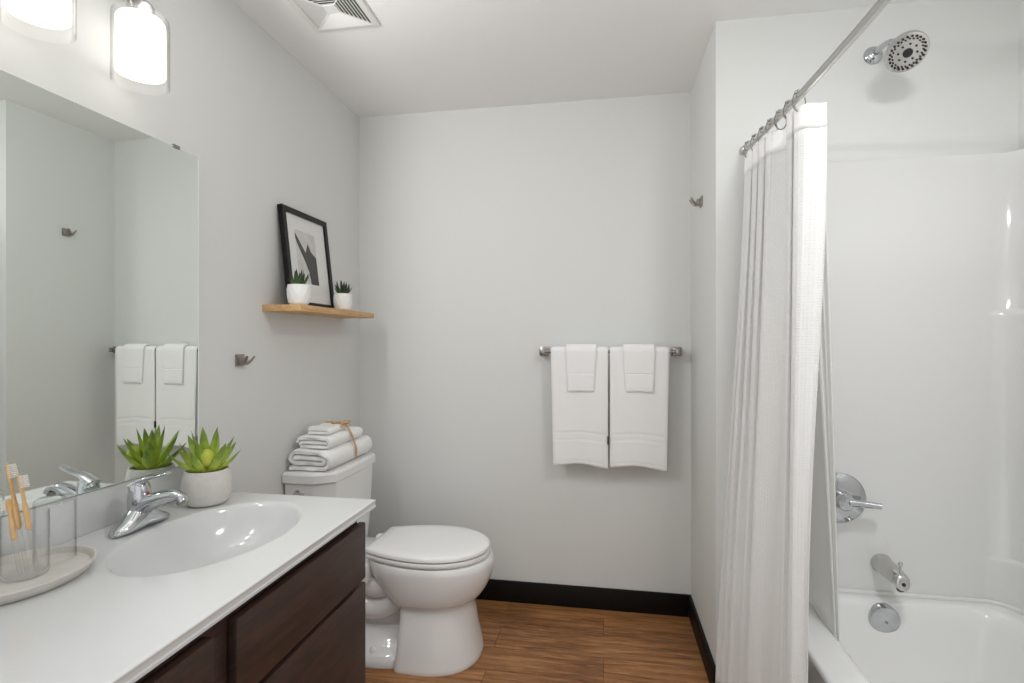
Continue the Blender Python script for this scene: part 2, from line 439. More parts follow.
# ------------------------------------------------------------------ tub fittings
def build_spout():
    c = Vector((0.937, YS - 0.014, 0.520))
    t = thing('tub_spout', c, 'chrome tub spout with diverter pin above the round overflow plate', 'tub spout')
    rings = []
    for k, (d, dz, rx, rz) in enumerate(((0, 0, .033, .032), (0.006, 0, .034, .033), (0.012, 0, .031, .031), (0.05, -.001, .029, .029), (0.09, -.003, .0275, .027), (0.115, -.006, .026, .026), (0.130, -.009, .024, .025), (0.138, -.013, .020, .021), (0.141, -.016, .012, .014))):
        rings.append([(c.x + rx * math.cos(a), c.y - d, c.z + dz + rz * math.sin(a)) for a in [2 * PI * i / 28 for i in range(28)]])
    MB().rings(rings, True, True, True).build('body', M['steel'], t)
    MB().lathe([(0.011, 0), (0.012, -.006), (0.009, -.012)], (c.x, c.y - 0.122, c.z - 0.028), 'Z', 20, True, True).build('outlet', M['blackrub'], t)
    k = MB().tube([(c.x, c.y - 0.122, c.z + 0.012), (c.x, c.y - 0.122, c.z + 0.045)], 0.0035, 10)
    k.lathe([(0.0055, 0.040), (0.0065, 0.043), (0.0065, 0.049), (0.004, 0.052)], (c.x, c.y - 0.122, c.z), 'Z', 14, True, True)
    k.build('diverter_pin', M['chrome'], t)
    MB().lathe([(0.006, 0), (0.006, -.002), (.004, -.003)], (c.x, c.y - 0.1405, c.z - 0.012), 'Y', 14, True, True).build('end_cap', M['blackrub'], t)
build_spout()

def build_valve():
    c = Vector((0.803, YS - 0.014, 0.737))
    t = thing('shower_valve', c, 'round chrome shower valve with lever handle beside the shower curtain', 'shower valve')
    MB().lathe([(0.086, 0), (0.087, -.004), (0.082, -.010), (0.060, -.016), (0.040, -.018)], c, 'Y', 56, True, True).build('escutcheon', M['chrome'], t)
    h = MB().lathe([(0.032, -.014), (0.031, -.04), (0.029, -.058), (0.024, -.064), (0.01, -.066)], c, 'Y', 36, True, True).build('handle_hub', M['chrome'], t)
    MB().tube([(c.x + .01, c.y - .052, c.z), (c.x + .05, c.y - .054, c.z - .003), (c.x + 0.085, c.y - .055, c.z - .006), (c.x + 0.108, c.y - .055, c.z - .008)], [(.018, .014), (.014, .012), (.012, .011), (.012, .010)], 16).build('lever', M['chrome'], h)
build_valve()

def build_shower_head():
    c = Vector((0.918, YS, 2.268))
    t = thing('showerhead', c, 'round chrome shower head with dark nozzles on the wall above the tub', 'shower head')
    MB().lathe([(0.030, 0), (0.031, -.003), (0.026, -.012), (0.013, -.018)], c, 'Y', 36, True, True).build('wall_flange', M['chrome'], t)
    arm = catmull([(c.x, YS - .005, c.z), (c.x + .004, YS - .05, c.z + .003), (c.x + .012, YS - .092, c.z - .004), (c.x + .018, YS - .122, c.z - .030)], 6)
    MB().tube(arm, 0.0095, 14).build('arm', M['chrome'], t)
    d = Vector((-0.03, -0.72, -0.70)).normalized()     # facing direction of the head
    q = Vector((0, 0, 1)).rotation_difference(d).to_matrix().to_4x4()
    p = Vector(arm[-1]) + d * -0.004
    MB().lathe([(0.012, 0), (0.016, .004), (0.018, .018), (0.016, .03), (0.024, .036), (0.040, .048), (0.055, .066), (0.060, .075), (0.060, .083)], p, 'Z', 48, True, False, M=q).build('bell', M['chrome'], t)
    f = MB().lathe([(0.060, .083), (0.058, .087), (0.054, .088), (0.030, .090), (0.0005, .090)], p, 'Z', 48, M=q).build('spray_face', M['steel'], t)
    nz = MB()
    def nub(r, a, s, h=.092):
        o = q @ Vector((r * math.cos(a), r * math.sin(a), 0))
        nz.lathe([(s, .087), (s, h), (s * .6, h + .002)], p + o, 'Z', 8, False, True, M=q)
    for k in range(24): nub(0.048, 2 * PI * k / 24, 0.0034)
    for k in range(24): nub(0.0405 if k % 2 else 0.042, 2 * PI * (k + .5) / 24, 0.0026)
    for k in range(8): nub(0.026, 2 * PI * k / 8, 0.0032)
    nz.lathe([(0.0135, .088), (0.0135, .0925), (0.010, .094), (0.0005, .094)], p, 'Z', 24, M=q)
    nz.build('nozzles', M['blackrub'], f)
build_shower_head()

# ------------------------------------------------------------------ curtain rod, curtain, liner
ROD_Z = 1.965
RODPTS = [(0.497, YS, ROD_Z), (0.520, 1.80, ROD_Z), (0.535, 1.653, ROD_Z), (0.549, 1.394, ROD_Z), (0.556, 1.168, ROD_Z), (0.552, 0.9, ROD_Z), (0.535, 0.65, ROD_Z), (0.515, YTN, ROD_Z)]
RODC = catmull(RODPTS, 8)
def rod_at(y):
    for a, b in zip(RODC, RODC[1:]):
        if a.y >= y >= b.y: return a.lerp(b, (a.y - y) / max(1e-6, a.y - b.y))
    return RODC[-1]
# the alcove's near wall must reach the rod
slab('wall_near_return', 0.47, XTUB, YTN - 0.11, YTN, 0, H, M['wall'])
t = thing('curtain_rod', (0.5, YS, ROD_Z), 'chrome shower curtain rod running from the plumbing wall toward the camera', 'curtain rod')
MB().tube(RODC[1:-1], 0.0105, 16).build('pole', M['steel'], t)
for yy, sg in ((YS, -1), (YTN, 1)):
    c = RODC[0] if sg < 0 else RODC[-1]
    MB().lathe([(0.0165, 0), (0.017, sg * .004), (0.0145, sg * .014), (0.012, sg * .03)], (c.x, yy, ROD_Z), 'Y', 28, True, True).build('end_flange', M['steel'], t)

CUR_TOP, CUR_BOT = 1.934, 0.092
def curtain_point(s, v):
    """s 0 (far, at the wall) .. 1 (near edge); v 0 top .. 1 bottom"""
    z = lerp(CUR_TOP, CUR_BOT, v)
    # centre line at the top follows the rod, at the bottom it stands outside the tub
    yt = lerp(1.985, 1.565, s); xt = rod_at(yt).x + 0.004
    yb_ = lerp(1.935, 1.40, s); xb = lerp(0.388, 0.478, s)
    w = smoothstep(v) * 0.55 + v * 0.45
    x, y = lerp(xt, xb, w), lerp(yt, yb_, w)
    # folds: tight ones by the wall, then one broad panel, a last fold and the turned-in end
    q = interp([(0, 0), (.52, 4.35), (.80, 5.05), (.90, 6.0), (1, 6.6)], s)
    ph = 2 * PI * (q + 0.10 * math.sin(2.0 * v + 6 * s) + .1)
    k = interp([(0, .55), (.12, 1), (.50, 1), (.62, .7), (.82, .8), (1, .9)], s)
    amp = k * lerp(0.024, 0.0115, smoothstep(v * 1.25))
    f = math.sin(ph) + 0.18 * math.sin(2 * ph + 1.1 + 1.5 * v)
    x += -0.95 * amp * f + 0.0035 * v * math.sin(31 * s + 3 * v) - 0.010 * v * math.sin(PI * min(1, s * 1.15))
    y += -0.10 * amp * f + 0.008 * math.sin(ph * 2) * (1 - .7 * v)
    # near edge panel turns in over the tub at the top
    if s > 0.90:
        k = smoothstep((s - 0.90) / 0.10) * (1 - smoothstep(v * 1.4))
        x += 0.038 * k
    return (x, y, z)
NU, NV = 420, 60
# arc length for the cloth's weave
acc = [0.0]
for i in range(NU):
    a, b = Vector(curtain_point(i / NU, .5)), Vector(curtain_point((i + 1) / NU, .5)); acc.append(acc[-1] + (b - a).length)
t = thing('shower_curtain', (0.5, 1.8, CUR_TOP), 'white waffle-weave shower curtain gathered at the plumbing wall outside the tub', 'shower curtain')
cuv = lambda a, b: (acc[round(a * NU)], (1 - b) * (CUR_TOP - CUR_BOT))
v0 = 0.036
MB().grid(lambda a, b: curtain_point(a, lerp(v0, 1, b)), NU, NV, cuv).build('cloth', M['curtain'], t, smooth=180, solid=0.0016)
MB().grid(lambda a, b: curtain_point(a, lerp(0, v0 + .001, b)), NU, 4, cuv).build('top_hem', M['hem'], t, smooth=180, solid=0.0026)

# rings: one at each outward fold
def add_ring(s):
    y = lerp(1.985, 1.585, s); c = rod_at(y)
    rg = thing('curtain_ring', (c.x, y, ROD_Z), 'chrome shower curtain ring with roller balls over the curtain rod', 'curtain ring', 'curtain rings on the rod')
    pts = [(c.x + 0.017 * math.cos(a), y + 0.004 * math.sin(a), ROD_Z - 0.018 + (0.034 if math.sin(a) > 0 else 0.026) * math.sin(a)) for a in [2 * PI * k / 28 for k in range(29)]]
    MB().tube(pts, 0.0017, 8, caps=False).build('wire', M['nickel'], rg)
    for k in range(4):
        b_ = -0.75 + 0.5 * k
        MB().sphere((c.x + 0.0135 * math.sin(b_), y, ROD_Z + 0.0145 * math.cos(b_) + .001), 0.0042, 10, 6).build('ball', M['nickel'], rg, weld=0)
for k in range(7): add_ring(0.03 + 0.157 * k)

# liner hanging inside the tub
def liner_point(s, v):
    z = lerp(1.905, 0.27, v)
    xt = interp([(0, .545), (.5, .552), (1, .595)], s); yt = interp([(0, 1.975), (.5, 1.615), (1, 1.580)], s)
    xb = interp([(0, .690), (.5, .686), (1, .701)], s); yb_ = interp([(0, 1.925), (.5, 1.720), (1, 1.735)], s)
    w = v ** 0.9
    x, y = lerp(xt, xb, w), lerp(yt, yb_, w)
    ph = 2 * PI * (5 * s + .1 * math.sin(6 * s))
    x += 0.002 * math.sin(ph * .4); y += 0.0035 * math.sin(ph)
    return (x, y, z)
m_l = terry_mat('white_liner', (246, 246, 244), 300, 0.0002, thin=0.4)
tag(MB().grid(liner_point, 160, 40).build('shower_liner', m_l, loc=(0.6, 1.8, 1.905), smooth=180, solid=0.0008), 'smooth white curtain liner hanging inside the tub behind the waffle curtain', 'shower liner')

# ------------------------------------------------------------------ vanity
YV0, YV1 = 0.235, 1.483
CX1 = -0.667; CT = 0.81
def build_cabinet():
    t = thing('vanity_cabinet', (-0.96, 0.85, 0), 'espresso brown wood vanity cabinet under the white sink top', 'cabinet')
    xf = -0.700; xp = -0.678
    y0, y1 = 0.252, 1.428
    b = MB()
    b.box(XL + 0.002, xf, y1 - 0.018, y1, 0.0, 0.786, bev=.0015)            # far side panel
    b.box(XL + 0.002, xf, y0, y0 + 0.018, 0.0, 0.786, bev=.0015)
    b.box(XL + 0.002, xf - .03, y0 + .018, y1 - .018, 0.10, 0.118)
    b.box(XL + 0.002, XL + .02, y0 + .018, y1 - .018, 0.118, 0.786)
    # face frame
    b.box(xf - 0.018, xf + .001, y0 + .018, y1 - .018, 0.735, 0.786, bev=.001)
    b.box(xf - 0.018, xf + .001, y0 + .018, y1 - .018, 0.10, 0.135, bev=.001)
    b.box(xf - 0.018, xf + .0005, 0.826, 0.897, 0.10, 0.786, bev=.001)
    b.box(xf - 0.018, xf + .0005, y1 - .04, y1 - .0005, 0.10, 0.786, bev=.001)
    b.box(xf - 0.018, xf + .0005, y0 + .018, y0 + .04, 0.10, 0.786, bev=.001)
    b.box(xf - 0.018, xf, y0 + .018, y1 - .018, 0.575, 0.61, bev=.001)
    b.build('carcass', M['espresso'], t, smooth=30)
    MB().box(xf - 0.085, xf - 0.07, y0 + .018, y1 - .018, 0, 0.10).build('toe_kick', M['dark'], t, smooth=0)
    def front(name, ya, yb, za, zb): MB().box(xf + .0015, xp, ya, yb, za, zb, bev=0.0025, seg=2).build(name, M['espresso'], t, smooth=30)
    front('false_front', 0.891, 1.437, 0.597, 0.757)
    front('door', 0.891, 1.437, 0.115, 0.585)
    front('drawer', 0.270, 0.832, 0.597, 0.757)
    front('drawer', 0.270, 0.832, 0.362, 0.585)
    front('drawer', 0.270, 0.832, 0.115, 0.350)
build_cabinet()

SX, SY, SA, SB = -0.9416, 1.161, 0.171, 0.246
def build_top():
    t = thing('sink_counter', (-0.955, 0.843, CT), 'white one-piece vanity top with oval sink bowl and backsplash', 'vanity top')
    x0, x1, y0, y1 = XL + 0.001, CX1, YV0, YV1
    angs = set(2 * PI * k / 112 for k in range(112))
    for x in (x0, x1):
        for y in (y0, y1): angs.add(math.atan2(y - SY, x - SX) % (2 * PI))
    angs = sorted(angs)
    def rect(a, ins, z):
        c, s_ = math.cos(a), math.sin(a); ts = []
        if c > 1e-9: ts.append((x1 - SX) / c)
        if c < -1e-9: ts.append((x0 - SX) / c)
        if s_ > 1e-9: ts.append((y1 - SY) / s_)
        if s_ < -1e-9: ts.append((y0 - SY) / s_)
        tt = min(ts); x, y = SX + tt * c, SY + tt * s_
        return (max(x0, min(x1 - ins, x)), max(y0 + ins, min(y1 - ins, y)), z)
    def ell(a, k, z, dx=0):
        # same polar angle on an ellipse scaled by k
        c, s_ = math.cos(a), math.sin(a); r = 1 / math.sqrt((c / SA) ** 2 + (s_ / SB) ** 2)
        return (SX + r * k * c + dx, SY + r * k * s_, z)
    rs = []
    for ins, dz in ((0.03, -0.024), (0.001, -0.024), (0.0, -0.023), (0.0, -0.018), (0.002, -0.0155), (0.0022, -0.0085), (0.0012, -0.0055), (0.0005, -0.0030), (0.0012, -0.0012), (0.0035, 0.0)):
        rs.append([rect(a, ins, CT + dz) for a in angs])
    rs.append([rect(a, 0.010, CT) for a in angs])
    for k in (1.14, 1.07, 1.03): rs.append([ell(a, min(k, 1.14), CT) for a in angs])
    for k, dz in ((1.015, -.0005), (1.0, -.002), (0.985, -.005), (0.965, -.011), (0.93, -.026), (0.88, -.046), (0.80, -.071), (0.70, -.092), (0.58, -.108), (0.44, -.119), (0.28, -.126), (0.14, -.129)):
        rs.append([ell(a, k, CT + dz, dx=-0.03 * (1 - k) * .6) for a in angs])
    MB().rings(rs, True, False, True).build('counter', M['marble'], t, smooth=35)
    MB().box(XL + .001, -1.239, y0, y1, CT - 0.001, 0.9115, bev=0.004, seg=3).build('backsplash', M['marble'], t, smooth=40)
    d = MB().lathe([(0.0215, 0.004), (0.023, .0045), (0.024, .003), (0.024, 0)], (SX - .016, SY, CT - .1285), 'Z', 28, True, True)
    d.build('drain_flange', M['chrome'], t)
    MB().lathe([(0.017, .005), (0.018, .010), (0.012, .012), (0.0005, .0125)], (SX - .016, SY, CT - .1285), 'Z', 24).build('drain_stopper', M['chrome'], t)
build_top()

def build_faucet():
    fx, fy = -1.150, 1.156
    t = thing('faucet', (fx, fy, CT), 'chrome single-lever faucet behind the oval sink', 'faucet')
    # base: long plate swelling up to the body
    rings = []
    n = 24
    for i in range(25):
        u = -1 + 2 * i / 24
        y = fy + 0.083 * u
        e = math.sqrt(max(0, 1 - abs(u) ** 3.2))
        w = 0.029 * e + 0.0008
        hgt = 0.020 * min(1, e * 1.3) + 0.046 * max(0, 1 - abs(u) / 0.80) ** 1.0 * smoothstep(1.2 - abs(u))
        ring = []
        for k in range(n):
            a = 2 * PI * k / n; c, s_ = math.cos(a), math.sin(a)
            x = w * math.copysign(abs(c) ** 0.7, c)
            z = hgt * (0.5 + 0.5 * math.copysign(abs(s_) ** 0.75, s_)) + 0.0015
            ww = 1 - 0.30 * (z / 0.06)
            ring.append((fx + x * ww, y, CT + z))
        rings.append(ring)
    MB().rings(rings, True, True, True).build('base', M['chrome'], t, smooth=60)
    # spout
    p = catmull([(fx - .010, fy, CT + .040), (fx + .022, fy, CT + .062), (fx + .060, fy, CT + .079), (fx + .092, fy, CT + .087), (fx + .114, fy, CT + .084), (fx + .124, fy, CT + .073)], 6)
    rad = [(lerp(.027, .0135, min(1, i / 22)), lerp(.026, .0100, min(1, i / 22))) for i in range(len(p))]
    sp = MB().tube(p, rad, 20).build('spout', M['chrome'], t, smooth=60)
    MB().lathe([(.0105, 0), (.0105, -.010), (.009, -.012)], (fx + .116, fy, CT + .076), 'Z', 20, True, True).build('aerator', M['nickel'], sp)
    # handle: cylinder dome with a forward lever
    h = MB().lathe([(0.024, .046), (0.0265, .054), (0.0260, .075), (0.0245, .095), (0.0215, .110), (0.014, .118), (0.005, .120), (0.0004, .1205)], (fx - .004, fy, CT), 'Z', 32, True)
    h = h.build('handle', M['chrome'], t)
    lp = catmull([(fx - .022, fy, CT + .104), (fx + .008, fy, CT + .121), (fx + .036, fy, CT + .129), (fx + .062, fy, CT + .135), (fx + .080, fy, CT + .141)], 6)
    lr = [(lerp(.019, .010, i / (len(lp) - 1)), lerp(.0105, .0035, min(1, i / 14))) for i in range(len(lp))]
    MB().tube(lp, lr, 18).build('lever', M['chrome'], h, smooth=60)
    dd = MB().lathe([(0.0001, 0.0015), (0.0036, 0.001), (0.004, -.001)], (fx + .0215, fy, CT + .088), 'X', 14).build('temperature_dot', M['red'], h)
    dd['label'] = 'small red dot on the faucet handle'
    MB().tube([(fx - .030, fy + .0, CT + .012), (fx - .030, fy, CT + .075)], .0025, 8).build('lift_rod', M['chrome'], t)
build_faucet()

# ------------------------------------------------------------------ mirror
def build_mirror():
    ph = R(1.25)
    far = Vector((-1.226, 1.4405, 0)); dirv = Vector((-math.sin(ph), -math.cos(ph), 0)); nrm = Vector((math.cos(ph), -math.sin(ph), 0))
    L_ = 0.68; z0, z1, th = 0.9135, 1.8475, 0.005
    t = thing('mirror', (far.x, far.y, z0), 'frameless rectangular wall mirror standing on the backsplash', 'mirror')
    def P(s, d, z): q = far + dirv * s + nrm * d; return (q.x, q.y, z)
    b = MB(); bm = b.bm
    vs = [bm.verts.new(P(s, d, z)) for s in (0.0005, L_ - .0005) for d in (-th, -0.0003) for z in (z0 + .0005, z1 - .0005)]
    for q in ((0, 1, 3, 2), (4, 6, 7, 5), (0, 4, 5, 1), (0, 2, 6, 4), (1, 5, 7, 3), (2, 3, 7, 6)): b.quad([vs[i] for i in q])
    b.build('glass_edge', M['mirror_edge'], t, smooth=0)
    f = MB(); e = .0015
    f.quad([f.bm.verts.new(P(s, 0, z)) for s, z in ((.005, z0 + e), (L_ - e, z0 + e), (L_ - e, z1 - .002), (.005, z1 - .002))])
    f.build('reflecting_face', M['mirror'], t, smooth=0)
    for s in (0.075, 0.56):
        c = MB(); q = [P(s + a, d, z1 + z) for a in (0, .022) for d in (-.006, .0025) for z in (-.006, .004)]
        vs = [c.bm.verts.new(p) for p in q]
        for k in ((0, 1, 3, 2), (4, 6, 7, 5), (0, 4, 5, 1), (0, 2, 6, 4), (1, 5, 7, 3), (2, 3, 7, 6)): c.quad([vs[i] for i in k])
        c.build('clip', M['nickel'], t, smooth=0)
build_mirror()

# ------------------------------------------------------------------ vanity light
def build_light():
    LX = -1.166
    ys = (1.172, 0.922, 0.672)
    t = thing('vanity_light', (XL, ys[1], 2.2), 'three-shade vanity wall light with lit frosted glass cylinders above the mirror', 'wall light')
    MB().box(XL, XL + .022, ys[2] - .06, ys[0] + .06, 2.185, 2.285, bev=.004).build('back_plate', M['plate'], t, smooth=35)
    for y in ys:
        s = MB()
        s.box(XL + .018, LX + .008, y - .008, y + .008, 2.233, 2.249, bev=.002)
        s.box(LX - .008, LX + .008, y - .008, y + .008, 2.139, 2.249, bev=.002)
        s.lathe([(0.004, 2.143), (0.026, 2.141), (0.030, 2.135), (0.030, 2.109), (0.018, 2.107)], (LX, y, 0), 'Z', 28, True, True)
        sh = s.build('shade_holder', M['plate'], t, smooth=35)
        o = MB().lathe([(0.030, 2.113), (0.060, 2.112), (0.0622, 2.107), (0.0632, 2.101), (0.0632, 1.936), (0.0614, 1.936), (0.0614, 2.101), (0.0606, 2.106), (0.058, 2.11), (0.030, 2.111)], (LX, y, 0), 'Z', 48)
        o.build('clear_glass_sleeve', M['glassshade'], sh, smooth=50)
        i = MB().lathe([(0.028, 2.103), (0.050, 2.102), (0.0535, 2.096), (0.0545, 2.087), (0.0545, 1.966), (0.054, 1.963), (0.052, 1.966), (0.051, 2.087), (0.028, 2.097)], (LX, y, 0), 'Z', 48)
        i.build('frosted_glass', M['shade_in'], sh, smooth=50)
        ld = bpy.data.lights.new('bulb', 'SPOT'); ld.energy = LAMP_WATTS; ld.spot_size = R(172); ld.spot_blend = 0.35; ld.shadow_soft_size = 0.05; ld.color = (1.0, 0.99, 0.98)
        lo = bpy.data.objects.new('bulb', ld); COL.objects.link(lo); lo.parent = t
        lo.location = Vector((LX + .075, y, 2.03)) - ORIGIN[t.name]
        lo.rotation_euler = Vector((1.0, 0.25, -0.06)).to_track_quat('-Z', 'Y').to_euler()
build_light()

def build_ceiling_light():
    c = (0.72, 0.90, H)
    t = thing('ceiling_light', c, 'round flush ceiling light above the near half of the tub', 'ceiling light')
    MB().lathe([(0.15, 0), (0.155, -.012), (0.15, -.030), (0.135, -.032)], c, 'Z', 40, True, False).build('trim_ring', M['whitemetal'], t)
    MB().lathe([(0.136, -.028), (0.12, -.040), (0.08, -.050), (0.0005, -.054)], c, 'Z', 40).build('diffuser', M['ceil_diff'], t)
build_ceiling_light()

# ------------------------------------------------------------------ ceiling vent
def build_vent():
    cx, cy, h = -0.930, 1.700, 0.128
    t = thing('ceiling_vent', (cx, cy, H), 'white square ceiling vent with concentric slanted louvers', 'ceiling vent')
    def sq(k, z): return [(cx - k, cy - k, z), (cx + k, cy - k, z), (cx + k, cy + k, z), (cx - k, cy + k, z)]
    MB().rings([sq(h, H - .0005), sq(h, H - .005), sq(h - .004, H - .009), sq(h - .022, H - .011), sq(h - .026, H - .008), sq(h - .026, H - .001)]).build('frame', M['whitemetal'], t, smooth=0)
    lv = MB(); k = h - .030
    while k > 0.030:
        lv.rings([sq(k, H - .0110), sq(k - .0090, H - .0040), sq(k - .0099, H - .0048), sq(k - .0009, H - .0118), sq(k, H - .0110)])
        k -= 0.0112
    lv.rings([sq(k + .004, H - .009), sq(k + .002, H - .011)], True, False, True)
    for sx in (-1, 1):
        for sy in (-1, 1):
            a = Vector((cx + sx * (k), cy + sy * (k), H - .0105)); b_ = Vector((cx + sx * (h - .026), cy + sy * (h - .026), H - .0095))
            lv.tube([a, b_], .0022, 6)
    lv.build('louvers', M['whitemetal'], t, smooth=0)
    q = MB(); q.quad([q.bm.verts.new(p) for p in sq(h - .025, H - .0008)]); q.build('duct_opening', mat('duct_dark', (110, 110, 110), .8), t, smooth=0)
build_vent()

# ------------------------------------------------------------------ toilet
TY = 2.125
def build_toilet():
    t = thing('toilet', (-0.85, TY, 0), 'white two-piece toilet with closed lid between vanity and back wall', 'toilet')
    seg = 64
    # bowl with flared front pedestal
    def ring(xb, xf, hw, z, n=2.2, xm=None, nb=None):
        """outline from back xb to front xf, half width hw, widest at xm"""
        xm = xm if xm is not None else lerp(xb, xf, .45)
        r = []
        for k in range(seg):
            a = 2 * PI * k / seg; c, s_ = math.cos(a), math.sin(a)
            e = 2 / (n if c > 0 or nb is None else nb)
            L_ = (xf - xm) if c > 0 else (xm - xb)
            r.append((xm + L_ * math.copysign(abs(c) ** e, c), TY + hw * math.copysign(abs(s_) ** e, s_), z))
        return r
    b = MB()
    N8 = 9
    b.rings([ring(-.810, -.494, .192, 0.0, 2.3, -.70, N8), ring(-.812, -.492, .194, .006, 2.3, -.70, N8), ring(-.810, -.495, .192, .018, 2.3, -.70, N8), ring(-.806, -.503, .182, .06, 2.3, -.70, N8), ring(-.803, -.516, .167, .12, 2.3, -.70, N8), ring(-.80, -.524, .154, .18, 2.3, -.70, N8),
             ring(-.80, -.530, .149, .215, 2.3, -.70, N8), ring(-.806, -.527, .150, .238, 2.3, -.70, 6), ring(-.83, -.503, .164, .243, 2.2, -.70, 5), ring(-.85, -.492, .170, .254, 2.2, -.70, 4), ring(-.895, -.472, .178, .282, 2.2, -.70, 3), ring(-.935, -.456, .185, .318, 2.2, -.70, 2.6),
             ring(-.955, -.449, .189, .345, 2.2, -.70, 2.5), ring(-.965, -.447, .191, .372, 2.2, -.70, 2.4), ring(-.968, -.449, .190, .392, 2.2, -.70, 2.4), ring(-.966, -.455, .185, .400, 2.2, -.70, 2.4), ring(-.96, -.48, .16, .401, 2.2, -.70, 2.4)], True, True, True)
    # deck to the tank
    b.prism([(-1.235, TY - .115), (-1.20, TY - .12), (-.93, TY - .155), (-.93, TY + .155), (-1.20, TY + .12), (-1.235, TY + .115)], 0.300, 0.392, 'Z', bev=.02, seg=3)
    # trapway: curving tubes on the recessed rear body
    b.rings([ring(-1.19, -.78, .075, z, 3) for z in (0, .1, .25, .34)], True, True, True)
    for dy in (-1, 1):
        y = TY + dy * .060
        b.tube(catmull([(-.80, y, .27), (-.87, y + dy * .012, .205), (-.95, y + dy * .014, .190), (-1.02, y + dy * .008, .235), (-1.07, y, .31)], 6), .048, 16)
        b.tube(catmull([(-.80, y, .345), (-.86, y + dy * .02, .290), (-.93, y + dy * .022, .275), (-1.0, y + dy * .01, .31)], 6), .042, 16)
    # foot flange
    b.rings([ring(-1.185, -.76, .176, 0.0, 5), ring(-1.185, -.76, .178, .008, 5), ring(-1.18, -.76, .172, .030, 5), ring(-1.17, -.76, .150, .045, 4), ring(-1.15, -.76, .11, .075, 3), ring(-1.12, -.76, .08, .12, 3)], True, True, True)
    b.build('bowl', M['ceramic'], t, smooth=45)
    for dy in (-1, 1):
        MB().lathe([(0.014, 0), (0.014, .010), (0.011, .018), (0.004, .022), (.0003, .0222)], (-.905, TY + dy * .140, .040), 'Z', 18).build('bolt_cap', M['seat'], t)
    # seat ring and lid: same egg outline
    def egg(ins, z, back=-.945, front=-.463, hw=.187):
        r = []
        xm = -.70; m_ = 30
        near = []
        for k in range(m_ + 1):                       # from the back corner to the front tip
            x = lerp(back + ins, front - ins, 0.5 - 0.5 * math.cos(PI * k / m_))
            if x > xm: w = (hw - ins) * math.sqrt(max(0, 1 - ((x - xm) / (front - ins - xm)) ** 2.15))
            else: w = lerp(hw, .126, ((xm - x) / (xm - back)) ** 1.9) - ins
            near.append((x, w))
        r = [(x, TY - w, z) for x, w in near[:-1]] + [(near[-1][0], TY, z)] + [(x, TY + w, z) for x, w in near[:-1][::-1]]
        return r
    MB().rings([egg(.004, .4045), egg(0, .408), egg(0, .420), egg(.003, .4245)], True, True, True).build('seat_ring', M['seat'], t, smooth=50)
    MB().rings([egg(.003, .4285), egg(-.001, .431), egg(-.001, .441), egg(.004, .447), egg(.016, .4505), egg(.05, .4525), egg(.10, .4535), egg(.14, .4538)], True, True, True).build('seat_lid', M['seat'], t, smooth=50)
    for dy in (-1, 1):
        MB().box(-.985, -.935, TY + dy * .075 - .02, TY + dy * .075 + .02, .400, .430, bev=.007, seg=3).build('hinge', M['seat'], t)
    # tank
    def tk(x0, x1, hw, ch, z):
        near = [(x0, -hw), (x1 - .082, -hw), (x1 - .074, -hw + .002), (x1 - .010, -hw + .046), (x1 - .004, -hw + .054), (x1 + .002, -hw * .4), (x1 + .003, 0)]
        return [(x, TY + y, z) for x, y in near] + [(x, TY - y, z) for x, y in near[:-1][::-1]]
    MB().rings([tk(-1.225, -1.068, .190, .05, .385), tk(-1.232, -1.058, .197, .055, .392), tk(-1.236, -1.050, .206, .06, .50), tk(-1.238, -1.044, .222, .066, .722)], True, True, True).build('tank', M['ceramic'], t, smooth=25)
    MB().rings([tk(-1.240, -1.042, .226, .068, .719), tk(-1.243, -1.036, .231, .07, .724), tk(-1.243, -1.036, .232, .07, .754), tk(-1.240, -1.040, .228, .069, .762), tk(-1.236, -1.047, .222, .066, .765)], True, True, True).build('tank_lid', M['ceramic'], t, smooth=25)
    lv = MB().lathe([(.010, 0), (.010, -.006), (.006, -.008), (.006, -.014)], (-1.185, TY - .219, .688), 'Y', 16, True, True)
    lv.tube([(-1.190, TY - .232, .688), (-1.172, TY - .234, .686), (-1.150, TY - .234, .683)], [(.005, .004), (.006, .004), (.0065, .004)], 12)
    lv.build('flush_lever', M['chrome'], t)
build_toilet()

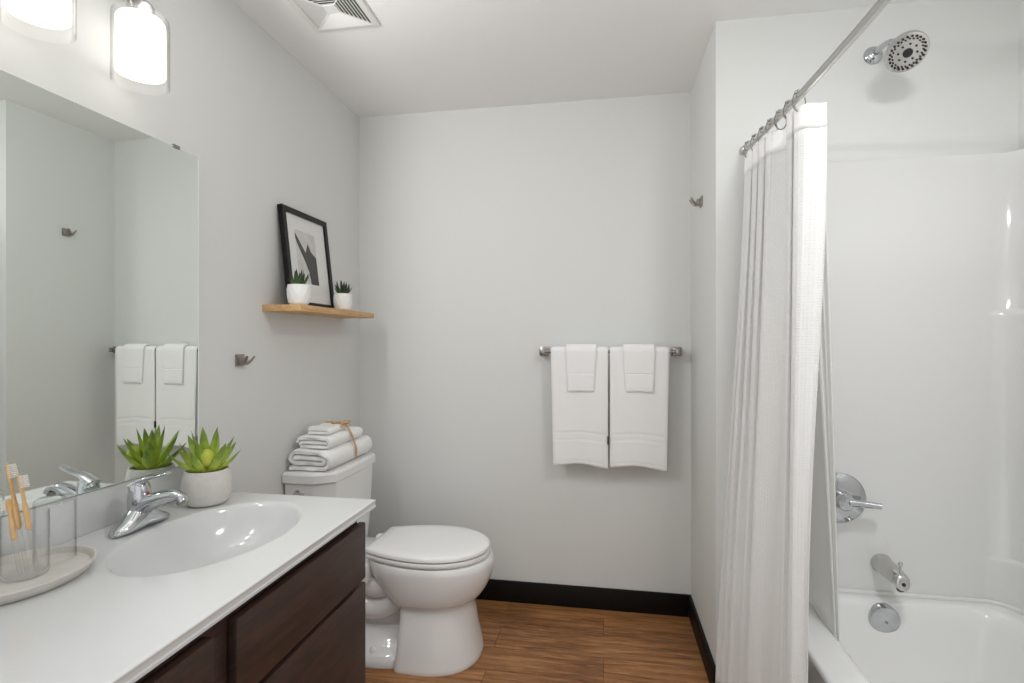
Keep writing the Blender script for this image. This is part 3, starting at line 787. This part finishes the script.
# ------------------------------------------------------------------ folded towels on the tank
def ribbon(path, th):
    """closed outline around a 2-D path with thickness th"""
    n = len(path); a, b = [], []
    for i in range(n):
        p0, p1 = path[max(0, i - 1)], path[min(n - 1, i + 1)]
        dx, dz = p1[0] - p0[0], p1[1] - p0[1]; l = math.hypot(dx, dz) or 1
        nx, nz = -dz / l, dx / l
        a.append((path[i][0] + nx * th / 2, path[i][1] + nz * th / 2)); b.append((path[i][0] - nx * th / 2, path[i][1] - nz * th / 2))
    return a, b
def arc2(cx, cz, r, a0, a1, n=8, sx=1): return [(cx + r * sx * math.cos(R(lerp(a0, a1, k / n))), cz + r * math.sin(R(lerp(a0, a1, k / n)))) for k in range(n + 1)]
def folded_towel(name, x0, x1, y0, y1, z0, h, label, layers, group=None):
    w = x1 - x0; th = h / layers
    g = th * 1.0
    c = lambda k: z0 + th * (k + .5)          # centre height of layer k
    if layers >= 4:
        path = [(x0 + .006, c(0)), (x0 + w * .5, c(0))]
        r = (c(3) - c(0)) / 2; path += arc2(x1 - r - th / 2, (c(0) + c(3)) / 2, r, -90, 90, 12)
        path += [(x0 + w * .5, c(3))]
        r = (c(3) - c(1)) / 2; path += arc2(x0 + r + th / 2, (c(1) + c(3)) / 2, r, 90, 270, 12)
        path += [(x0 + w * .5, c(1))]
        r = (c(2) - c(1)) / 2; path += arc2(x1 - w * .16 - r, (c(1) + c(2)) / 2, r, -90, 90, 8)
        path += [(x0 + w * .5, c(2)), (x0 + w * .14, c(2))]
    elif layers == 3:
        path = [(x0 + .004, c(0)), (x0 + w * .5, c(0))]
        r = (c(1) - c(0)) / 2; 
        path = [(x1 - w * .12, c(1)), (x0 + w * .5, c(1))]
        r = (c(1) - c(0)) / 2; path += arc2(x0 + r + th / 2 + w * .05, (c(0) + c(1)) / 2, r, 90, 270, 8)
        path += [(x0 + w * .5, c(0))]
        r = (c(2) - c(0)) / 2; path += arc2(x1 - r - th / 2, (c(0) + c(2)) / 2, r, -90, 90, 12)
        path += [(x0 + w * .5, c(2)), (x0 + th * .5, c(2) - th * .2), (x0 + th * .3, c(1))]
    else:
        path = [(x0 + .004, c(0)), (x0 + w * .5, c(0))]
        r = (c(1) - c(0)) / 2; path += arc2(x1 - r - th / 2, (c(0) + c(1)) / 2, r, -90, 90, 8)
        path += [(x0 + w * .5, c(1)), (x0 + .003, c(1))]
    # resample straight bits so the surface can wave
    P = []
    for p, q in zip(path, path[1:]):
        d = math.hypot(q[0] - p[0], q[1] - p[1]); k = max(1, int(d / .008))
        for i in range(k): P.append((lerp(p[0], q[0], i / k), lerp(p[1], q[1], i / k)))
    P.append(path[-1])
    A, B = ribbon(P, g)
    loop = A + B[::-1]
    m = MB(); rs = []
    nY = 18
    cxm, czm = (x0 + x1) / 2, z0 + h / 2
    for j in range(nY + 1):
        v = j / nY; y = lerp(y0, y1, v)
        e = min(v, 1 - v)
        # ends are slightly soft, the far end droops and closes
        ring = []
        for i, (x, z) in enumerate(loop):
            pc = P[min(i, len(P) - 1)] if i < len(A) else P[len(P) - 1 - (i - len(A))]
            s_ = 1.0 if 0 < j < nY else 0.55
            xx = lerp(pc[0], x, s_); zz = lerp(pc[1], z, s_)
            wob = 0.0022 * math.sin(9 * v + 30 * (x - x0)) + 0.0018 * noise.noise(Vector((x * 30, v * 4, z * 40)))
            up = (zz - z0) / h
            yy = y + (0.006 * noise.noise(Vector((x * 25, z * 60, 3))) if j in (0, nY) else 0)
            ring.append((xx + 0.5 * wob, yy, max(z0 + .0003, zz + wob * up)))
        rs.append(ring)
    # the two end outlines are closed by quads between A and B
    V = [[m.bm.verts.new(p) for p in r] for r in rs]; n = len(loop)
    for j in range(nY):
        for i in range(n): m.quad([V[j][i], V[j][(i + 1) % n], V[j + 1][(i + 1) % n], V[j + 1][i]])
    for j in (0, nY):
        for i in range(len(A) - 1): m.quad([V[j][i], V[j][i + 1], V[j][n - 2 - i], V[j][n - 1 - i]])
    o = m.build(name, M['towel'], loc=(cxm, (y0 + y1) / 2, z0), smooth=60, weld=0)
    return tag(o, label, 'towel', group)
LZ = 0.766
folded_towel('folded_bath_towel', -1.236, -1.050, 1.918, 2.300, LZ, 0.082, 'largest folded white towel lying directly on the toilet tank lid', 4, 'folded towels on the tank')
folded_towel('folded_hand_towel', -1.218, -1.066, 1.948, 2.235, LZ + .0825, 0.050, 'middle folded white towel between the large towel and the washcloth', 3, 'folded towels on the tank')
folded_towel('folded_washcloth', -1.190, -1.092, 1.985, 2.140, LZ + .133, 0.029, 'small folded white washcloth on top of the tied towel stack', 2, 'folded towels on the tank')
def build_twine():
    y = 2.105; zt = LZ + .1645
    t = thing('twine', (-1.09, y, zt), 'tan jute twine tied in a bow round the towel stack on the toilet', 'twine')
    p = catmull([(-1.241, y + .02, LZ + .035), (-1.232, y + .018, LZ + .090), (-1.212, y + .015, LZ + .136), (-1.180, y + .01, zt), (-1.135, y, zt + .003), (-1.093, y - .002, zt + .001), (-1.072, y + .006, LZ + .137), (-1.060, y + .010, LZ + .112), (-1.053, y + .014, LZ + .083), (-1.044, y + .016, LZ + .055), (-1.045, y + .018, LZ + .012)], 6)
    MB().tube(p, [(.0058, .0026)] * len(p), 8).build('wrap', M['twine'], t)
    k = Vector((-1.092, y - .010, zt + .001))
    MB().sphere(k, .009, 12, 8, (1.2, 1, .8)).build('knot', M['twine'], t, weld=0)
    for d in ((-.9, -.5), (.25, .95)):
        dx, dy = d
        lp = [k + Vector(q) for q in ((0, 0, 0), (dx * .02 - dy * .006, dy * .022 + dx * .006, .008), (dx * .044, dy * .05, .004), (dx * .020 + dy * .010, dy * .026 - dx * .010, .0), (0, 0, 0))]
        lp = catmull(lp, 6); MB().tube(lp, [(.0036, .0020)] * len(lp), 8).build('bow_loop', M['twine'], t)
    for d in ((.35, -1.1), (.9, .5)):
        lp = catmull([k, k + Vector((d[0] * .02, d[1] * .02, .003)), k + Vector((d[0] * .030, d[1] * .030, -.014))], 6)
        MB().tube(lp, [(.0032, .0018)] * len(lp), 8).build('tail', M['twine'], t)
build_twine()

# ------------------------------------------------------------------ towel bar and hanging towels
BY, BZ = 2.497, 1.232
def build_bar():
    t = thing('towel_bar', (0.02, YB, BZ), 'brushed nickel towel bar with square ends on the back wall', 'towel bar')
    MB().tube([(-0.275, BY, BZ), (0.325, BY, BZ)], 0.0075, 16).build('bar', M['nickel'], t)
    for x in (-0.283, 0.333):
        b = MB().box(x - .022, x + .022, YB - .008, YB, BZ - .022, BZ + .022, bev=.002)
        b.box(x - .011, x + .011, BY - .012, YB - .006, BZ - .012, BZ + .012, bev=.003)
        b.box(x - .020, x + .020, BY + .018, YB - .004, BZ - .019, BZ + .019, bev=.004)
        b.build('post', M['nickel'], t, smooth=30)
build_bar()

def hanging_towel(name, xc, w, zb_front, zb_back, r_in, th, label, group, bands, sag=0.0, skew=0.0, seed=0, taper=0.0, wav=1.0):
    """cloth folded over the bar; profile runs up the back, over, and down the front"""
    ro = r_in + th
    def prof(th_, r_in_):
        rm = r_in_ + th_ / 2
        pts = []
        nb = 30
        for k in range(nb): pts.append((BY + rm, lerp(zb_back, BZ, k / nb), +1))
        for k in range(13):
            a = PI * k / 12; pts.append((BY + rm * math.cos(a), BZ + rm * math.sin(a), 0))
        nf = 90
        for k in range(1, nf + 1): pts.append((BY - rm, lerp(BZ, zb_front, k / nf), -1))
        return pts
    nX = 36; rs = []
    base = prof(th, r_in)
    for i in range(nX + 1):
        u = i / nX; e = abs(2 * u - 1)
        edge = math.sqrt(max(0.02, 1 - e ** 14))
        ring_a, ring_b = [], []
        for k, (y, z, side) in enumerate(base):
            drop = max(0, (BZ - z))
            frac = drop / (BZ - zb_front)
            x = xc + (u - .5) * w * (1 - taper * frac) + skew * frac
            tt = th * edge
            # hem bands press the pile thin
            if side < 0:
                for (za, zb2, depth) in bands:
                    if za < z < zb2: tt *= 1 - depth
                if z < zb_front + .012: tt *= math.sqrt(max(.05, (z - zb_front) / .012))
                y2 = y - wav * .004 * frac * math.sin(2 * PI * (u * 1.3 + .2 + seed)) - wav * .005 * frac * noise.noise(Vector((u * 3 + seed, z * 4, seed)))
                z2 = z - frac * (sag * (u - .5) + .006 * wav * math.sin(2 * PI * u * 1.1 + 1.0 + seed))
            elif side > 0:
                if z < zb_back + .012: tt *= math.sqrt(max(.05, (z - zb_back) / .012))
                y2, z2 = y, z
            else: y2, z2 = y, z
            # normal
            p0 = base[max(0, k - 1)]; p1 = base[min(len(base) - 1, k + 1)]
            dy, dz = p1[0] - p0[0], p1[1] - p0[1]; l = math.hypot(dy, dz); ny, nz = -dz / l, dy / l
            sgn = 1
            ring_a.append((x, y2 - ny * tt / 2 * sgn, z2 - nz * tt / 2 * sgn)); ring_b.append((x, y2 + ny * tt / 2, z2 + nz * tt / 2))
        rs.append(ring_a + ring_b[::-1])
    m = MB(); n = len(rs[0]); na = n // 2
    V = [[m.bm.verts.new(p) for p in r] for r in rs]
    for i in range(nX):
        for k in range(n): m.quad([V[i][k], V[i][(k + 1) % n], V[i + 1][(k + 1) % n], V[i + 1][k]])
    for i in (0, nX):
        for k in range(na - 1): m.quad([V[i][k], V[i][k + 1], V[i][n - 2 - k], V[i][n - 1 - k]])
    o = m.build(name, M['towel'], loc=(xc, BY, BZ), smooth=60, weld=0)
    return tag(o, label, 'towel', group)
tb = [(0.852, 0.858, .35), (0.826, 0.852, .12), (0.820, 0.826, .3), (0.718, 0.723, .3)]
hanging_towel('hanging_towel', -0.1120, 0.266, 0.703, 0.76, 0.0085, 0.015, 'wide white towel hanging on the left half of the towel bar', 'towels on the bar', tb, sag=.008, skew=.006, seed=.1, taper=.05)
MB().box(0.0175, 0.0225, 2.470, 2.482, 0.806, 0.842, bev=.0008).build('edge_strip', mat('black_strip', (24, 24, 22), .7), bpy.data.objects['hanging_towel'])['label'] = 'small black strip at the towel edge'  # thin black block at the inner edge of the left towel
hanging_towel('hanging_towel', 0.1605, 0.266, 0.702, 0.75, 0.0085, 0.015, 'wide white towel hanging on the right half of the towel bar', 'towels on the bar', tb, sag=.006, skew=-.006, seed=.6, taper=.05)
wb = [(1.128, 1.133, .35), (1.062, 1.066, .3)]
hanging_towel('hanging_washcloth', -0.103, 0.142, 1.048, 1.07, 0.0245, 0.011, 'small white washcloth folded over the left hanging towel', 'washcloths on the bar', wb, seed=.3, taper=.14, skew=-.002, wav=.2)
hanging_towel('hanging_washcloth', 0.158, 0.144, 1.050, 1.07, 0.0245, 0.011, 'small white washcloth folded over the right hanging towel', 'washcloths on the bar', wb, seed=.8, taper=.14, skew=.002, wav=.2)

# ------------------------------------------------------------------ robe hooks
def robe_hook(c, sx, label):
    """c on the wall, sx = direction away from the wall along X"""
    t = thing('robe_hook', c, label, 'robe hook', 'robe hooks')
    c = Vector(c)
    def P(d, y, z): return (c.x + sx * d, c.y + y, c.z + z)
    b = MB(); x0, x1 = sorted((c.x, c.x + sx * .007))
    b.box(x0, x1, c.y - .021, c.y + .021, c.z - .021, c.z + .021, bev=.0025)
    x0, x1 = sorted((c.x + sx * .005, c.x + sx * .022)); b.box(x0, x1, c.y - .014, c.y + .014, c.z - .016, c.z + .010, bev=.003)
    b.build('wall_plate', M['nickel'], t, smooth=30)
    for s in (-1, 1):
        p = catmull([P(.012, s * .006, -.008), P(.026, s * .010, -.010), P(.037, s * .015, .000), P(.046, s * .020, .014)], 6)
        MB().tube(p, [(lerp(.008, .0045, i / (len(p) - 1)), lerp(.007, .003, i / (len(p) - 1))) for i in range(len(p))], 12).build('prong', M['nickel'], t)
robe_hook((XL, 1.650, 1.214), 1, 'brushed nickel robe hook on the left wall below the wooden shelf')
robe_hook((XS, 2.295, 1.858), -1, 'brushed nickel robe hook high on the narrow wall beside the shower')

# ------------------------------------------------------------------ shelf with picture and succulents
SZ = 1.4155
t_sh = tag(MB().box(XL, -1.092, 1.776, 2.405, SZ - .0245, SZ, bev=.002).build('wall_shelf', M['oak'], loc=(XL, 2.09, SZ), smooth=30), 'light oak floating shelf on the left wall above the toilet', 'shelf')
def build_picture():
    # leaning frame: bottom stands out from the wall, top touches it
    y0, y1 = 1.862, 2.195; hh = 0.398; d = 0.045
    lean = math.asin(d / hh)
    base = Vector((XL + .004 + .016 + d, y0, SZ + .0008))
    t = thing('picture_frame', (base.x, (y0 + y1) / 2, SZ), 'black framed monochrome print leaning on the oak shelf', 'picture')
    upv = Vector((-math.sin(lean), 0, math.cos(lean))); nv = Vector((math.cos(lean), 0, math.sin(lean)))
    w = y1 - y0
    def P(a, b, c): return base + Vector((0, a, 0)) + upv * b + nv * c       # a along, b up, c out
    def bx(mb, a0, a1, b0, b1, c0, c1):
        vs = [mb.bm.verts.new(P(a, b, c)) for a in (a0, a1) for b in (b0, b1) for c in (c0, c1)]
        for q in ((0, 1, 3, 2), (4, 6, 7, 5), (0, 4, 5, 1), (2, 3, 7, 6), (0, 2, 6, 4), (1, 5, 7, 3)): mb.quad([vs[i] for i in q])
    f = MB(); fw = .022
    # mitred frame as concentric rings
    def rr(i, c): return [P(i, i, c), P(w - i, i, c), P(w - i, hh - i, c), P(i, hh - i, c)]
    f.rings([rr(0, -.016), rr(0, .0035), rr(.0015, .005), rr(fw - .0015, .005), rr(fw, .0035), rr(fw, -.006)])
    f.build('frame', M['blackframe'], t, smooth=0, weld=0)
    bk = MB(); bx(bk, .003, w - .003, .003, hh - .003, -.014, -.0075); bk.build('backing', M['dark'], t, smooth=0)
    m_ = MB(); o0, o1, q0, q1 = .082, w - .098, .100, hh - .082
    def mr(a0, a1, b0, b1, c): return [P(a0, b0, c), P(a1, b0, c), P(a1, b1, c), P(a0, b1, c)]
    m_.rings([mr(fw - .004, w - fw + .004, fw - .004, hh - fw + .004, -.0045), mr(o0, o1, q0, q1, -.0045), mr(o0 + .002, o1 - .002, q0 + .002, q1 - .002, -.0065)])
    m_.build('mat_board', M['mat'], t, smooth=0)
    pr = MB(); pr.quad([pr.bm.verts.new(p) for p in mr(o0, o1, q0, q1, -.0066)]); pp = pr.build('print', M['paper'], t, smooth=0)
    W_, H_ = o1 - o0, q1 - q0
    shp = [(0.01, .96), (.13, .87), (.30, .73), (.46, .61), (.52, .70), (.60, .80), (.66, .74), (.72, .66), (.97, .55), (.99, 0.0), (.60, 0.0), (.54, .24), (.40, .43), (.26, .57), (.10, .74), (0.01, .86)]
    ik = MB(); ik.quad([ik.bm.verts.new(P(o0 + a * W_, q0 + b * H_, -.0062)) for a, b in shp]); ik.build('printed_shape', M['ink'], pp, smooth=0)
    g = MB(); g.quad([g.bm.verts.new(p) for p in rr(fw - .001, -.0015)]); g.build('glass', glass_mat('picture_glass', (255, 255, 255), .3), t, smooth=0)
build_picture()

def leaf(mb, root, az, el, L_, w, th, curve=0.3, seg=10, n=8, twist=0):
    """pointed fleshy leaf, lens-shaped across, curving as it goes"""
    d0 = Vector((math.cos(az) * math.cos(el), math.sin(az) * math.cos(el), math.sin(el)))
    side = Vector((-math.sin(az), math.cos(az), 0))
    p = Vector(root); rs = []; e = el
    for i in range(seg + 1):
        t = i / seg
        e = el + curve * (t - .4)
        d = Vector((math.cos(az) * math.cos(e), math.sin(az) * math.cos(e), math.sin(e)))
        nn = side.cross(d).normalized() * -1
        wd = w * (0.62 + 0.75 * t - 0.15 * t * t) * (1 - t ** 2.6) if t < 1 else 0
        wd = max(wd, .0003); hh = max(th * (1 - t ** 1.5), .0002)
        cup = wd * .35
        ring = []
        for k in range(n):
            a = 2 * PI * k / n; c, s_ = math.cos(a), math.sin(a)
            ring.append(p + side * wd * c + nn * (hh * s_ + cup * (c * c) - cup * .4))
        rs.append(ring); p = p + d * (L_ / seg)
    mb.rings(rs, True, True, True, uvs=lambda i, j: (j / n, i / seg))

def build_agave():
    c = Vector((-1.133, 1.362, CT))
    t = thing('potted_succulent', c, 'bright green agave-like plant in a pale concrete pot beside the faucet', 'plant')
    MB().lathe([(0.0005, 0), (0.040, 0), (0.050, .003), (0.058, .012), (0.0645, .035), (0.0655, .055), (0.063, .078), (0.0585, .096), (0.0565, .100), (0.053, .100), (0.0515, .097), (0.052, .086)], c, 'Z', 56, False, False).build('pot', M['concrete'], t, smooth=60)
    MB().lathe([(0.0530, .084), (0.04, .089), (0.02, .092), (0.0005, .092)], c, 'Z', 32).build('soil', M['soil'], t)
    f = MB(); rnd = random.Random(3)
    z = c.z + .088
    for k in range(7):
        a = 2 * PI * k / 7 + .45; leaf(f, (c.x + .014 * math.cos(a), c.y + .014 * math.sin(a), z), a, R(41 + rnd.uniform(-4, 5)), (.112 + rnd.uniform(-.008, .006)) * (.9 if math.cos(a) < -.92 else 1.12 if math.sin(a) < -.2 and math.cos(a) < .1 else .88 if math.cos(a) > .3 and math.sin(a) > -.2 else 1), .0165, .0075, .35)
    for k in range(6):
        a = 2 * PI * k / 6 + .85; leaf(f, (c.x + .009 * math.cos(a), c.y + .009 * math.sin(a), z + .004), a, R(54 + rnd.uniform(-4, 5)), .118 + rnd.uniform(-.008, .010), .0185, .0075, .25)
    for k in range(5):
        a = 2 * PI * k / 5 + .1; leaf(f, (c.x + .004 * math.cos(a), c.y + .004 * math.sin(a), z + .008), a, R(74 + rnd.uniform(-4, 4)), .115 + rnd.uniform(-.006, .012), .0165, .007, .12)
    f.build('leaves', M['leaf'], t, smooth=60, weld=0)
    vd = Vector((.62, -.78, 0))
    MB().sphere(c + vd * .042 + Vector((0, 0, .140)), .0195, 18, 12, (1, 1, 1.25)).build('bud', M['bud'], t, weld=0)
build_agave()

def small_pot(c, r, h, leafm, label, seed, n1, L_, hp=0):
    t = thing('small_succulent', c, label, 'plant', 'succulents on the shelf')
    c = Vector(c); rows = [(0.70, 0), (0.86, .10), (1.0, .45), (0.99, .75), (0.94, 1.0)]
    seg = 11; rs = []
    for i, (k, v) in enumerate(rows):
        off = (i % 2) * PI / seg
        rs.append([(c.x + r * k * math.cos(2 * PI * j / seg + off), c.y + r * k * math.sin(2 * PI * j / seg + off), c.z + h * v) for j in range(seg)])
    m = MB(); V = [[m.bm.verts.new(p) for p in q] for q in rs]
    for i in range(len(V) - 1):
        for j in range(seg):
            k = (j + 1) % seg; a, b, d, e = V[i][j], V[i][k], V[i + 1][k], V[i + 1][j]
            if i % 2 == 0: m.quad([a, b, e]); m.quad([b, d, e])
            else: m.quad([a, b, d]); m.quad([a, d, e])
    m.quad(V[0][::-1])
    inner = [[(c.x + (p[0] - c.x) * .9, c.y + (p[1] - c.y) * .9, z) for p in rs[-1]] for z in (c.z + h, c.z + h * .86)]
    IV = [V[-1]] + [[m.bm.verts.new(p) for p in q] for q in inner]
    for i in range(2):
        for j in range(seg): m.quad([IV[i][j], IV[i][(j + 1) % seg], IV[i + 1][(j + 1) % seg], IV[i + 1][j]])
    m.build('pot', M['whitepot'], t, smooth=8)
    MB().lathe([(r * .87, h * .86), (r * .5, h * .9), (.0005, h * .91)], c, 'Z', 22).build('soil', M['soil'], t)
    f = MB(); rnd = random.Random(seed); z = c.z + h * .88
    for ring, (n, el, ll) in enumerate(((n1, 55, L_ * .85), (n1 - 1, 68, L_ * 1.0), (6, 80, L_ * 1.08))):
        for k in range(n):
            a = 2 * PI * k / n + .3 * ring + rnd.uniform(-.15, .15)
            leaf(f, (c.x + r * .2 * math.cos(a), c.y + r * .2 * math.sin(a), z), a, R(el + rnd.uniform(-6, 6)), ll * rnd.uniform(.85, 1.1), r * .16, r * .11, .22, seg=6, n=6)
    f.build('leaves', leafm, t, smooth=60, weld=0)
small_pot((-1.130, 1.826, SZ + .0003), 0.0435, 0.076, M['leaf2'], 'green succulent in the larger white faceted pot before the picture', 5, 9, .066)
small_pot((-1.138, 2.183, SZ + .0003), 0.0405, 0.074, M['leaf3'], 'dark green succulent in the smaller white pot beside the picture', 9, 9, .066)

# ------------------------------------------------------------------ tray, tumblers, toothbrushes
TRX, TRY = -1.123, 0.850
tag(MB().lathe([(0.0005, 0.0), (0.097, 0.0), (0.104, .002), (0.1115, .012), (0.1155, .021), (0.1145, .0235), (0.1125, .0235), (0.1110, .021), (0.1105, .014), (0.1095, .010), (0.0005, .009)], (TRX, TRY, CT + .0003), 'Z', 72, M=Matrix.Diagonal((0.97, 1.1255, 1, 1))).build('oval_tray', M['tray'], loc=(TRX, TRY, CT), smooth=40), 'oval pale stone tray at the near end of the white counter', 'tray')
TZ = CT + .0098
def tumbler(c, r, h, upside, label):
    prof = [(0.0005, 0), (r * .86, 0), (r * .95, .002), (r, .008), (r, h - .001), (r - .0008, h), (r - .0016, h - .001), (r - .002, .012), (r * .86, .008), (0.0005, .0075)]
    if upside: prof = [(q, h - z) for q, z in prof]
    t = MB().lathe(prof, c, 'Z', 56).build('tumbler', M['glassclear'], loc=c, smooth=50)
    return tag(t, label, 'glass', 'tumblers on the tray')
tumbler((-1.140, 0.936, TZ), .0355, .130, True, 'empty clear glass tumbler standing upside down on the tray')
FT = Vector((-1.1180, 0.8600, TZ))
tumbler(FT, .037, .124, False, 'upright clear glass tumbler holding the bamboo toothbrushes')
def toothbrush(foot, top, face, label, wood_from=.42):
    """handle from foot to top; face = side the bristles point to"""
    t = thing('toothbrush', foot, label, 'toothbrush', 'toothbrushes in the tumbler')
    a, b = Vector(foot), Vector(top); d = (b - a).normalized(); L_ = (b - a).length
    f = Vector(face); f = (f - d * f.dot(d)).normalized()
    n = 26
    def seg(t0, t1):
        pts = [a.lerp(b, lerp(t0, t1, i / n)) for i in range(n + 1)]; rad = []
        for i in range(n + 1):
            u = lerp(t0, t1, i / n)
            w = interp([(0, .0035), (.06, .0042), (.40, .0046), (.46, .0062), (.60, .0060), (.72, .0040), (.80, .0036), (.86, .0056), (.97, .0056), (1, .002)], u)
            if i == 0: w *= .6
            rad.append((w, w * .62))
        return pts, rad
    p, r = seg(wood_from, 1); MB().tube(p, r, 12, up=f).build('bamboo_handle', M['bamboo'], t)
    p, r = seg(0, wood_from - .003); MB().tube(p, r, 12, up=f).build('clear_grip', M['acryl_handle'], t)
    hc = a.lerp(b, .922); sd = d.cross(f)
    br = MB()
    for i in range(7):
        for j in range(3):
            q = hc + d * ((i - 3) * L_ * .018) + sd * ((j - 1) * .0031) + f * .002
            br.tube([q, q + f * (.010 + .001 * ((i + j) % 2))], .0016, 6, up=d)
    br.build('bristles', M['bristle'], t, weld=0)
vr = Vector((.985, .17, 0))
toothbrush(FT + Vector((.010, -.004, .009)), FT + Vector((-.047, .004, .217)), vr, 'tallest bamboo toothbrush standing at the back of the tumbler', .39)
toothbrush(FT + Vector((.024, .004, .009)), FT + Vector((-.019, .004, .196)), vr, 'bamboo toothbrush leaning nearest the tumbler rim by the sink side', .43)
toothbrush(FT + Vector((.012, -.018, .009)), FT + Vector((-.030, -.008, .152)), -vr, 'shortest bamboo toothbrush with its head just above the tumbler rim', .45)
